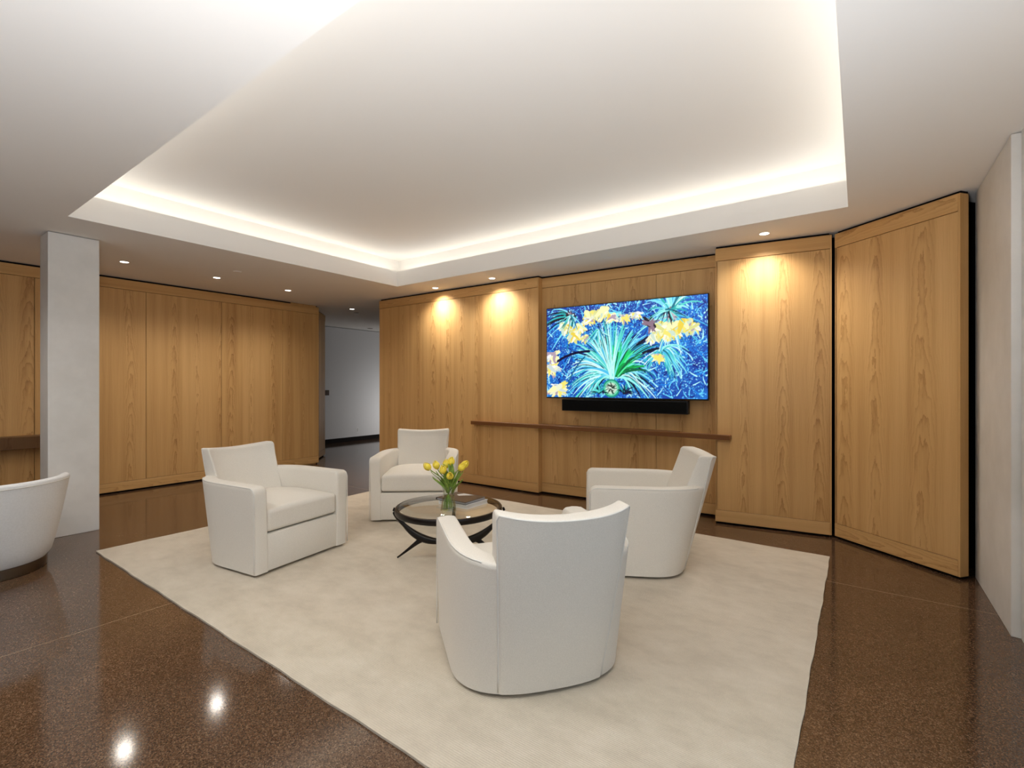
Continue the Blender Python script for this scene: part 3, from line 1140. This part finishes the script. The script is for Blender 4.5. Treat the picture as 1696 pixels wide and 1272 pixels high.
def petal_rows(bm, base, axis, length, radius, phase):
    """six overlapping petals closed to a bud"""
    axis = axis.normalized()
    s = axis.cross(Vector((0.3, 1, 0.1))).normalized(); q = axis.cross(s)
    for k in range(6):
        a0 = phase + k * math.pi / 3
        rr = 1.0 if k % 2 == 0 else 0.9
        ln = length * (1.0 if k % 2 == 0 else 0.94)
        rows = []
        for i in range(9):
            t = i / 8
            rad = radius * rr * (math.sin(math.pi * min(1, t * 0.93 + 0.05)) ** 0.75) * (1 - 0.18 * t) + 0.0015
            hw = 0.62 * math.sin(math.pi * (0.12 + 0.86 * t)) ** 0.8 + 0.02
            row = []
            for j in range(5):
                b = a0 + (j / 2 - 1) * hw
                rj = rad * (1.0 - 0.05 * abs(j / 2 - 1) ** 2)
                row.append(bm.verts.new(base + axis * (ln * (t - 0.03 * abs(j / 2 - 1) ** 2)) + (s * math.cos(b) + q * math.sin(b)) * rj))
            rows.append(row)
        for a, b in zip(rows, rows[1:]):
            for j in range(4):
                bm.faces.new((a[j], a[j + 1], b[j + 1], b[j]))


TULIPS = [  # head centre px, depth offset, tilt, label
    (707.5, 772.7, -0.01, (-0.75, 0, 0.75), 'yellow tulip leaning out furthest left in the vase'),
    (722.5, 770.0, 0.03, (-0.35, 0.1, 0.95), 'yellow tulip second from the left, partly behind its neighbour'),
    (733.4, 777.5, -0.05, (-0.15, -0.2, 1.0), 'yellow tulip in the front middle of the bunch, left of the lowest bloom'),
    (739.0, 768.0, 0.03, (0.0, 0.1, 1.0), 'yellow tulip in the middle, just left of the tallest bloom'),
    (747.5, 763.8, 0.05, (0.15, 0.15, 1.0), 'tallest yellow tulip at the top of the bunch'),
    (745.3, 788.0, -0.07, (0.25, -0.75, 0.55), 'lowest yellow tulip, nodding to the front over the vase rim'),
    (765.5, 773.5, -0.01, (0.8, -0.1, 0.6), 'yellow tulip leaning out right, the front one of the right pair'),
    (770.0, 769.0, 0.04, (0.75, 0.1, 0.7), 'yellow tulip leaning out furthest right, behind its neighbour'),
]
for k, (px, py, dy, tilt, lab) in enumerate(TULIPS):
    head = px_point(px, py, VY + dy)
    ax = Vector(tilt).normalized()
    base = head - ax * 0.033
    tb = 2 * math.pi * k / 8 + 0.5
    foot = Vector((VX - 0.026 * math.cos(tb) - 0.012 * ax.x, VY - 0.026 * math.sin(tb), VZ + 0.02))
    neck = Vector((VX + 0.020 * math.cos(tb) * 0.6 + 0.026 * ax.x, VY + 0.02 * math.sin(tb) * 0.7 - 0.008, VZ + 0.182))
    t = thing('tulip', lab, 'flower', foot, 0, 'yellow tulips in the glass vase')
    pts = bez(foot, foot + Vector((0, 0, 0.07)), neck - Vector((ax.x * 0.03, 0, 0.04)), neck, 10) + bez(neck, neck + (neck - foot).normalized() * 0.05, base - ax * 0.04, base, 10)[1:]
    bm = bmesh.new(); add_tube(bm, [p - foot for p in pts], 0.0036, 7)
    obj('stem', bm, M_STEM, t, smooth=180)
    bm = bmesh.new(); petal_rows(bm, base - foot, ax, 0.070, 0.0290, k * 0.7)
    obj('bloom', bm, M_PETAL, t, smooth=180)
    # one or two leaves
    for q in range(3):
        bm = bmesh.new()
        st = neck - Vector((0, 0, 0.05 - 0.02 * q)) - foot
        la = math.atan2(ax.y, ax.x) + (-0.7, 0.8, 2.2)[q] + rnd.uniform(-0.4, 0.4)
        reach = (0.05 + 0.04 * abs(ax.x)) * (1.0 if q == 0 else 0.8)
        tip = st + Vector((reach * math.cos(la) + 0.5 * (base - neck).x, 0.6 * reach * math.sin(la), 0.115 + 0.03 * q))
        mid = bez(st, st + Vector((0, 0, 0.06)), tip - Vector((0.2 * reach * math.cos(la), 0, 0.03)), tip, 9)
        rows = []
        sd = Vector((-math.sin(la), math.cos(la), 0))
        for i, p in enumerate(mid):
            tt = i / 9
            hw = 0.0155 * math.sin(math.pi * (0.15 + 0.85 * tt)) + 0.0006
            nrm = Vector((math.cos(la), math.sin(la), 0))
            rows.append([bm.verts.new(p + sd * hw * s + nrm * (0.004 * abs(s))) for s in (-1, 0, 1)])
        for a, b in zip(rows, rows[1:]):
            for j in range(2):
                bm.faces.new((a[j], a[j + 1], b[j + 1], b[j]))
        lf = obj('leaf', bm, M_STEM, t, smooth=180)
        md = lf.modifiers.new('thickness', 'SOLIDIFY'); md.thickness = 0.0008


# ------------------------------------------------------------------ television and sound bar
tv0, tv1 = Vector((0.417, 5.855)), Vector((1.972, 4.845))
dT = (tv1 - tv0); tw = dT.length; dT.normalize()
tz0, tz1 = 1.192, 2.272
tv = thing('television', 'large wall television showing a blue painting of yellow flowers', 'television', (tv0.x, tv0.y, tz0), math.atan2(dT.y, dT.x))
th = tz1 - tz0


def paint_screen(nx, ny):
    """a free flower painting: speckled blue ground, teal leaf fans, yellow blooms"""
    rs = np.random.RandomState(11)
    yy, xx = np.mgrid[0:ny, 0:nx].astype(float)
    X, Y = xx / nx, yy / ny                       # Y up
    img = np.zeros((ny, nx, 3))
    base = np.array([0.10, 0.40, 0.80]); deep = np.array([0.06, 0.22, 0.62]); light = np.array([0.16, 0.58, 0.90])

    def smooth_noise(sc):
        g = rs.rand(int(sc * 0.6) + 3, sc + 3)
        fx, fy = X * sc, Y * sc * 0.6
        ix, iy = fx.astype(int), fy.astype(int)
        tx, ty = fx - ix, fy - iy
        return (g[iy, ix] * (1 - tx) + g[iy, ix + 1] * tx) * (1 - ty) + (g[iy + 1, ix] * (1 - tx) + g[iy + 1, ix + 1] * tx) * ty
    n = 0.6 * smooth_noise(7) + 0.4 * smooth_noise(18)
    k = np.clip((n - 0.3) * 2.2, 0, 1)[..., None]
    img[:] = deep * (1 - k) + base * k
    k2 = np.clip((smooth_noise(5) - 0.55) * 3 + np.clip(X - 0.6, 0, 1) * 1.2 - np.clip(Y - 0.5, 0, 1), 0, 1)[..., None]
    img[:] = img * (1 - 0.6 * k2) + light * 0.6 * k2

    def dab(cx, cy, r, col, al=1.0):
        x0, x1 = int(max(0, (cx - r) * nx - 1)), int(min(nx, (cx + r) * nx + 2))
        ry = r * nx / ny
        y0, y1 = int(max(0, (cy - ry) * ny - 1)), int(min(ny, (cy + ry) * ny + 2))
        if x1 <= x0 or y1 <= y0:
            return
        d = ((X[y0:y1, x0:x1] - cx) * nx) ** 2 + ((Y[y0:y1, x0:x1] - cy) * ny) ** 2
        m = np.clip(r * nx + 0.5 - np.sqrt(d), 0, 1)[..., None] * al
        img[y0:y1, x0:x1] = img[y0:y1, x0:x1] * (1 - m) + np.array(col) * m

    def stroke(p0, p1, p2, w, col, taper=True):
        ln = math.hypot((p2[0] - p0[0]) * nx, (p2[1] - p0[1]) * ny) * 1.25
        m = max(6, int(ln * 1.3))
        for i in range(m + 1):
            t = i / m
            x = p0[0] * (1 - t) ** 2 + 2 * p1[0] * t * (1 - t) + p2[0] * t * t
            y = p0[1] * (1 - t) ** 2 + 2 * p1[1] * t * (1 - t) + p2[1] * t * t
            ww = w * ((1 - t) ** 0.6 * 0.9 + 0.15 if taper else 1)
            dab(x, y, ww, col)
    # speckles
    for _ in range(5200):
        x, y = rs.rand(), rs.rand()
        c = [(0.35, 0.78, 0.97), (0.66, 0.93, 1.0), (0.12, 0.55, 0.90), (0.03, 0.12, 0.48), (0.45, 0.85, 1.0)][rs.randint(5)]
        dab(x, y, rs.uniform(0.0016, 0.0042), c, 0.85)
    teal = [(0.15, 0.70, 0.70), (0.35, 0.85, 0.80), (0.60, 0.95, 0.93), (0.05, 0.45, 0.55), (0.82, 0.98, 0.97), (0.30, 0.75, 0.92), (0.50, 0.88, 0.98)]
    green = [(0.02, 0.62, 0.28), (0.08, 0.82, 0.42), (0.02, 0.40, 0.25), (0.30, 0.92, 0.60)]
    dark = [(0.01, 0.03, 0.14), (0.015, 0.10, 0.22), (0.03, 0.02, 0.20)]

    def fan(cx, cy, a0, a1, num, l0, l1, cols, w, droop, aspect=1.75):
        for _ in range(num):
            a = math.radians(rs.uniform(a0, a1)); l = rs.uniform(l0, l1)
            ex_, ey_ = cx + math.cos(a) * l, cy + math.sin(a) * l * aspect
            mx_, my_ = cx + math.cos(a) * l * 0.55, cy + math.sin(a) * l * aspect * 0.62 + droop
            ey_ -= droop * abs(math.cos(a)) * 1.6
            stroke((cx + rs.uniform(-.012, .012), cy + rs.uniform(-.012, .012)), (mx_, my_), (ex_, ey_), w * rs.uniform(0.5, 1.2), cols[rs.randint(len(cols))])
    # short loose strokes all over the ground
    for _ in range(700):
        x, y, a = rs.rand(), rs.rand(), rs.uniform(0, math.pi)
        l = rs.uniform(0.015, 0.07)
        stroke((x, y), (x + math.cos(a) * l * .5 + rs.uniform(-.01, .01), y + math.sin(a) * l), (x + math.cos(a) * l, y + math.sin(a) * l * 1.7), rs.uniform(0.002, 0.0042),
               [(0.40, 0.82, 0.97), (0.70, 0.95, 1.0), (0.08, 0.50, 0.88), (0.04, 0.14, 0.50)][rs.randint(4)])
    # sprays of the background
    fan(0.80, 0.84, 190, 350, 26, 0.10, 0.24, teal, 0.0055, 0.03)
    fan(0.80, 0.84, 20, 160, 50, 0.08, 0.24, teal, 0.006, 0.05)
    fan(0.20, 0.88, 150, 260, 26, 0.10, 0.24, teal + dark[:1], 0.006, 0.04)
    fan(0.50, 0.88, 150, 230, 20, 0.08, 0.16, teal, 0.005, 0.02)
    fan(0.74, 0.48, -70, 20, 46, 0.07, 0.18, teal, 0.0045, 0.06)
    fan(0.74, 0.48, 200, 290, 26, 0.05, 0.15, teal, 0.0045, 0.03)
    fan(0.74, 0.48, 20, 110, 12, 0.06, 0.14, teal, 0.004, 0.03)
    # the big central plant
    for cols, num, w in ((dark, 60, 0.0085), (teal, 120, 0.0075), (dark, 24, 0.004), (teal, 60, 0.005)):
        fan(0.45, 0.22, 35, 150, num, 0.16, 0.36, cols, w, 0.05)
    fan(0.45, 0.22, 150, 205, 60, 0.12, 0.32, teal + dark[:1], 0.006, 0.09)
    fan(0.47, 0.22, -20, 40, 50, 0.10, 0.26, teal + dark[:1], 0.006, 0.09)
    fan(0.48, 0.24, 10, 110, 46, 0.08, 0.20, green, 0.008, 0.02)
    fan(0.45, 0.2, 60, 120, 18, 0.2, 0.36, [(0.75, 0.97, 0.95), (0.4, 0.9, 0.85)], 0.004, 0.02)

    def bloom(cx, cy, s, num, cols, a0=200, a1=340):
        for _ in range(num):
            a = math.radians(rs.uniform(a0, a1))
            l = s * rs.uniform(0.5, 1.0)
            stroke((cx + rs.uniform(-.4, .4) * s, cy + rs.uniform(-.2, .3) * s), (cx + math.cos(a) * l * .5 + rs.uniform(-.2, .2) * s, cy + math.sin(a) * l * 0.9),
                   (cx + math.cos(a) * l, cy + math.sin(a) * l * 1.75), s * rs.uniform(0.10, 0.20), cols[rs.randint(len(cols))])
    yel = [(0.95, 0.90, 0.45), (0.97, 0.95, 0.72), (0.93, 0.82, 0.28), (0.98, 0.97, 0.88), (0.86, 0.86, 0.55), (0.80, 0.88, 0.80)]
    pale = [(0.92, 0.93, 0.80), (0.80, 0.85, 0.85), (0.70, 0.62, 0.68), (0.95, 0.95, 0.95)]
    mauve = [(0.55, 0.45, 0.52), (0.25, 0.20, 0.26), (0.75, 0.72, 0.76), (0.10, 0.08, 0.12)]
    for cx, cy, s in ((0.13, 0.80, 0.07), (0.20, 0.70, 0.075), (0.31, 0.90, 0.08), (0.39, 0.93, 0.075), (0.24, 0.78, 0.06),
                      (0.74, 0.72, 0.085), (0.82, 0.72, 0.085), (0.88, 0.74, 0.08), (0.79, 0.66, 0.06)):
        bloom(cx, cy, s, 26, yel)
    for cx, cy, s in ((0.03, 0.46, 0.075), (0.04, 0.33, 0.075), (0.08, 0.10, 0.09), (0.53, 0.84, 0.05), (0.73, 0.42, 0.05), (0.30, 0.84, 0.05), (0.60, 0.86, 0.045)):
        bloom(cx, cy, s, 24, pale + yel[:2], 150, 400)
    for cx, cy, s in ((0.17, 0.90, 0.05), (0.68, 0.75, 0.06), (0.80, 0.82, 0.05)):
        bloom(cx, cy, s, 16, mauve, 0, 360)
    for cx, cy, s in ((0.27, 0.66, 0.05), (0.45, 0.86, 0.06), (0.93, 0.70, 0.06), (0.70, 0.62, 0.055)):
        bloom(cx, cy, s, 18, pale + yel)
    fan(0.78, 0.88, 180, 360, 22, 0.05, 0.13, dark + teal, 0.004, 0.02)
    fan(0.18, 0.90, 180, 330, 20, 0.04, 0.12, dark + teal, 0.004, 0.02)
    fan(0.36, 0.72, 200, 340, 20, 0.05, 0.14, teal, 0.004, 0.0)
    # stems
    stroke((0.30, 0.50), (0.17, 0.50), (0.08, 0.40), 0.007, dark[2], False)
    stroke((0.64, 0.46), (0.68, 0.49), (0.73, 0.50), 0.006, dark[0], False)
    stroke((0.15, 0.12), (0.18, 0.3), (0.27, 0.44), 0.004, (0.10, 0.40, 0.55), False)
    # cut stalk at the foot
    for r, c in ((0.055, (0.10, 0.60, 0.48)), (0.045, (0.45, 0.85, 0.70)), (0.034, (0.75, 0.86, 0.78)), (0.022, (0.45, 0.50, 0.45))):
        dab(0.445, 0.10, r, c)
    for _ in range(22):
        a = rs.uniform(0, 2 * math.pi)
        stroke((0.445, 0.10), (0.445 + 0.012 * math.cos(a), 0.10 + 0.03 * math.sin(a)), (0.445 + 0.04 * math.cos(a + .5), 0.10 + 0.07 * math.sin(a + .5)), 0.003,
               [(0.85, 0.95, 0.88), (0.12, 0.30, 0.25), (0.02, 0.08, 0.08)][rs.randint(3)])
    fan(0.37, 0.05, 0, 180, 30, 0.02, 0.07, dark + teal[:2], 0.004, 0.01)
    fan(0.53, 0.05, 0, 180, 30, 0.02, 0.07, dark + teal[:1], 0.004, 0.01)
    return np.clip(img, 0, 1)


def screen_mesh(nx, ny, x0, x1, z0, z1, y):
    img = paint_screen(nx, ny)
    gx, gz = np.meshgrid(np.linspace(x0, x1, nx), np.linspace(z0, z1, ny))
    co = np.stack([gx, np.full_like(gx, y), gz], -1).reshape(-1, 3)
    idx = np.arange(nx * ny).reshape(ny, nx)
    quads = np.stack([idx[:-1, :-1], idx[:-1, 1:], idx[1:, 1:], idx[1:, :-1]], -1).reshape(-1, 4)
    me = bpy.data.meshes.new('screen')
    me.vertices.add(len(co)); me.vertices.foreach_set('co', co.ravel())
    me.loops.add(quads.size); me.loops.foreach_set('vertex_index', quads.ravel().astype(np.int32))
    me.polygons.add(len(quads)); me.polygons.foreach_set('loop_start', np.arange(0, quads.size, 4).astype(np.int32))
    me.update(calc_edges=True)
    ca = me.color_attributes.new('picture', 'FLOAT_COLOR', 'POINT')
    lin = np.where(img <= 0.04045, img / 12.92, ((img + 0.055) / 1.055) ** 2.4)
    ca.data.foreach_set('color', np.concatenate([lin.reshape(-1, 3), np.ones((nx * ny, 1))], 1).astype(np.float32).ravel())
    return me


M_SCREEN = bpy.data.materials.new('lit_screen'); M_SCREEN.use_nodes = True
nt = M_SCREEN.node_tree; bs = nt.nodes['Principled BSDF']
at = N(nt, 'ShaderNodeVertexColor'); at.layer_name = 'picture'
bs.inputs['Base Color'].default_value = (0.01, 0.01, 0.01, 1); bs.inputs['Roughness'].default_value = 0.25
L(nt, at.outputs[0], bs.inputs['Emission Color']); bs.inputs['Emission Strength'].default_value = 0.86

bm = bmesh.new()
add_box(bm, 0, tw, 0.0, 0.035, 0, th, bevel=0.003)
obj('casing', bm, M_PLASTIC_B, tv)
sm = screen_mesh(440, 252, 0.008, tw - 0.008, 0.014, th - 0.008, -0.0012)
sm.materials.append(M_SCREEN)
so = bpy.data.objects.new('screen', sm); COL.objects.link(so); so.parent = tv
obj('wall_mount', box_bm(tw * 0.3, tw * 0.7, 0.035, 0.165, 0.3, 0.75), M_PLASTIC_B, tv)

sb0, sb1 = Vector((0.589, 5.735)), Vector((1.795, 4.935))
dS = (sb1 - sb0); sw = dS.length; dS.normalize()
sb = thing('sound_bar', 'long black sound bar mounted under the television', 'speaker', (sb0.x, sb0.y, 1.045), math.atan2(dS.y, dS.x))
obj('enclosure', box_bm(0, sw, 0.004, 0.09, 0, 0.138, bevel=0.006), M_PLASTIC_B, sb)
obj('grille', box_bm(0.012, sw - 0.012, 0.0, 0.006, 0.01, 0.128, bevel=0.002), noisy('speaker_cloth', (0.004, 0.004, 0.004), (0.010, 0.010, 0.010), 400, 2, 0.95, 0.05), sb)
obj('bracket', box_bm(sw * 0.35, sw * 0.65, 0.09, 0.13, 0.03, 0.11), M_PLASTIC_B, sb)

# ------------------------------------------------------------------ ceiling fittings
def ceil_pt(px, py):
    Y = F_PX * (CEIL - EYE) / (CY - py)
    return (px - CX) / F_PX * Y, Y


def downlight(px, py, label, power=1.0, r=0.038):
    x, y = ceil_pt(px, py)
    t = thing('recessed_downlight', label, 'ceiling light', (x, y, CEIL), 0, 'small round recessed downlights')
    bm = bmesh.new()
    add_lathe(bm, [(r, -0.001), (r + 0.007, -0.003), (r + 0.009, 0.0), (r, 0.002)], 32, closed=True)
    obj('trim_ring', bm, M_PLASTIC_W, t, smooth=40)
    bm = bmesh.new()
    add_lathe(bm, [(0.0, -0.0016), (r, -0.0016), (r, 0.0), (0, 0.0)], 32)
    obj('lens', bm, M_LENS, t)
    d = bpy.data.lights.new('downlight_lamp', 'SPOT')
    d.energy = DOWN_W * power; d.color = (1.0, 0.93, 0.84)
    d.spot_size = math.radians(142); d.spot_blend = 1.0; d.shadow_soft_size = 0.06
    lo = bpy.data.objects.new('downlight_lamp', d); COL.objects.link(lo)
    lo.parent = t; lo.location = (0, 0, -0.012)
    return t


for px, py, lab, pw in ((206, 434, 'recessed downlight right beside the grey column', 0.6),
                        (359, 460, 'recessed downlight second from the grey column along the left wall', 0.6),
                        (477, 481, 'recessed downlight over the last panels of the left wood wall', 0.6),
                        (583, 512, 'recessed downlight at the mouth of the hallway', 0.1),
                        (721, 477, 'recessed downlight over the television wall, the one nearest the hallway', 1.0),
                        (815, 461, 'recessed downlight over the television wall, just left of the niche edge', 1.0),
                        (1266, 387, 'recessed downlight over the wide wood panel right of the television', 0.8)):
    downlight(px, py, lab, pw)

for px, py, r, nm, lab, cat in ((393, 450, 0.045, 'sprinkler_cover', 'flat round sprinkler cover on the ceiling near the left wall', 'sprinkler'),
                                (1006, 428, 0.045, 'sprinkler_cover', 'flat round sprinkler cover on the ceiling above the television', 'sprinkler'),
                                (590, 518, 0.04, 'smoke_detector', 'small dark disc on the ceiling behind the hallway downlight', 'detector'),
                                (613, 544, 0.06, 'smoke_detector', 'small dark disc deepest in the hallway ceiling', 'detector')):
    x, y = ceil_pt(px, py)
    t = thing(nm, lab, cat, (x, y, CEIL))
    bm = bmesh.new()
    add_lathe(bm, [(0.0, -0.007), (r - 0.004, -0.007), (r, -0.003), (r, 0.0), (0, 0.0)], 32)
    obj('cover_plate', bm, M_CEIL if nm == 'sprinkler_cover' else M_BRONZE, t, smooth=40)
    bm = bmesh.new()
    add_lathe(bm, [(r + 0.001, -0.002), (r + 0.007, -0.002), (r + 0.007, 0.0), (r + 0.001, 0.0)], 32, closed=True)
    obj('flange', bm, M_CEIL if nm == 'sprinkler_cover' else M_BRONZE, t, smooth=40)

# ------------------------------------------------------------------ outlet and switch in the hall
def on_hall(px, off=0.0):
    p0 = W(V_H + off, 0).to_2d()
    t = ray_on_line(px, p0, U)
    return p0 + U * t


p = on_hall(592)
t = thing('wall_outlet', 'white double power outlet low on the hallway wall', 'outlet', (p.x, p.y, 0.255), ROOM_ROT)
obj('plate', box_bm(0, 0.006, -0.037, 0.037, -0.058, 0.058, bevel=0.002), M_PLASTIC_W, t)
for z in (-0.02, 0.02):
    bm = box_bm(0.006, 0.009, -0.016, 0.016, z - 0.014, z + 0.014, bevel=0.001)
    obj('socket', bm, plain('outlet_face', (0.45, 0.45, 0.46), 0.5), t)
p = on_hall(541)
t = thing('light_switch', 'dark brown switch plate at the left end of the hallway wall', 'switch', (p.x, p.y, 1.17), ROOM_ROT)
obj('plate', box_bm(0, 0.008, -0.06, 0.06, -0.06, 0.06, bevel=0.002), M_SWITCH, t)
obj('rocker', box_bm(0.008, 0.013, -0.018, 0.018, -0.034, 0.034, bevel=0.002), M_SWITCH, t)

# fill spots without fittings, added above and behind the camera for rug and chairs
for v, u in ((-0.2, 0.7), (-1.5, 0.55), (-2.8, 0.45), (-4.1, 0.35), (-5.3, 0.0)):
    d = bpy.data.lights.new('room_fill_spot', 'SPOT'); d.energy = ROOM_W; d.color = (1.0, 0.97, 0.92)
    d.spot_size = math.radians(143); d.spot_blend = 0.6; d.shadow_soft_size = 0.3
    o = bpy.data.objects.new('room_fill_spot', d); COL.objects.link(o); o.location = W(v, u, CEIL - 0.03)
# unseen fill lamps added out of frame, aimed up to brighten the ceiling
a = area_light('room_fill_up', W(-0.3, -0.05, 0.85), None, 0.4, 0.4, UP_W, (0.97, 0.98, 1.0)); aim(a, (0, 0, 1), W(1, 0))
a = area_light('room_fill_up', W(-3.6, -1.8, 0.9), None, 0.4, 0.4, 10, (0.97, 0.98, 1.0)); aim(a, (0, 0, 1), W(1, 0))
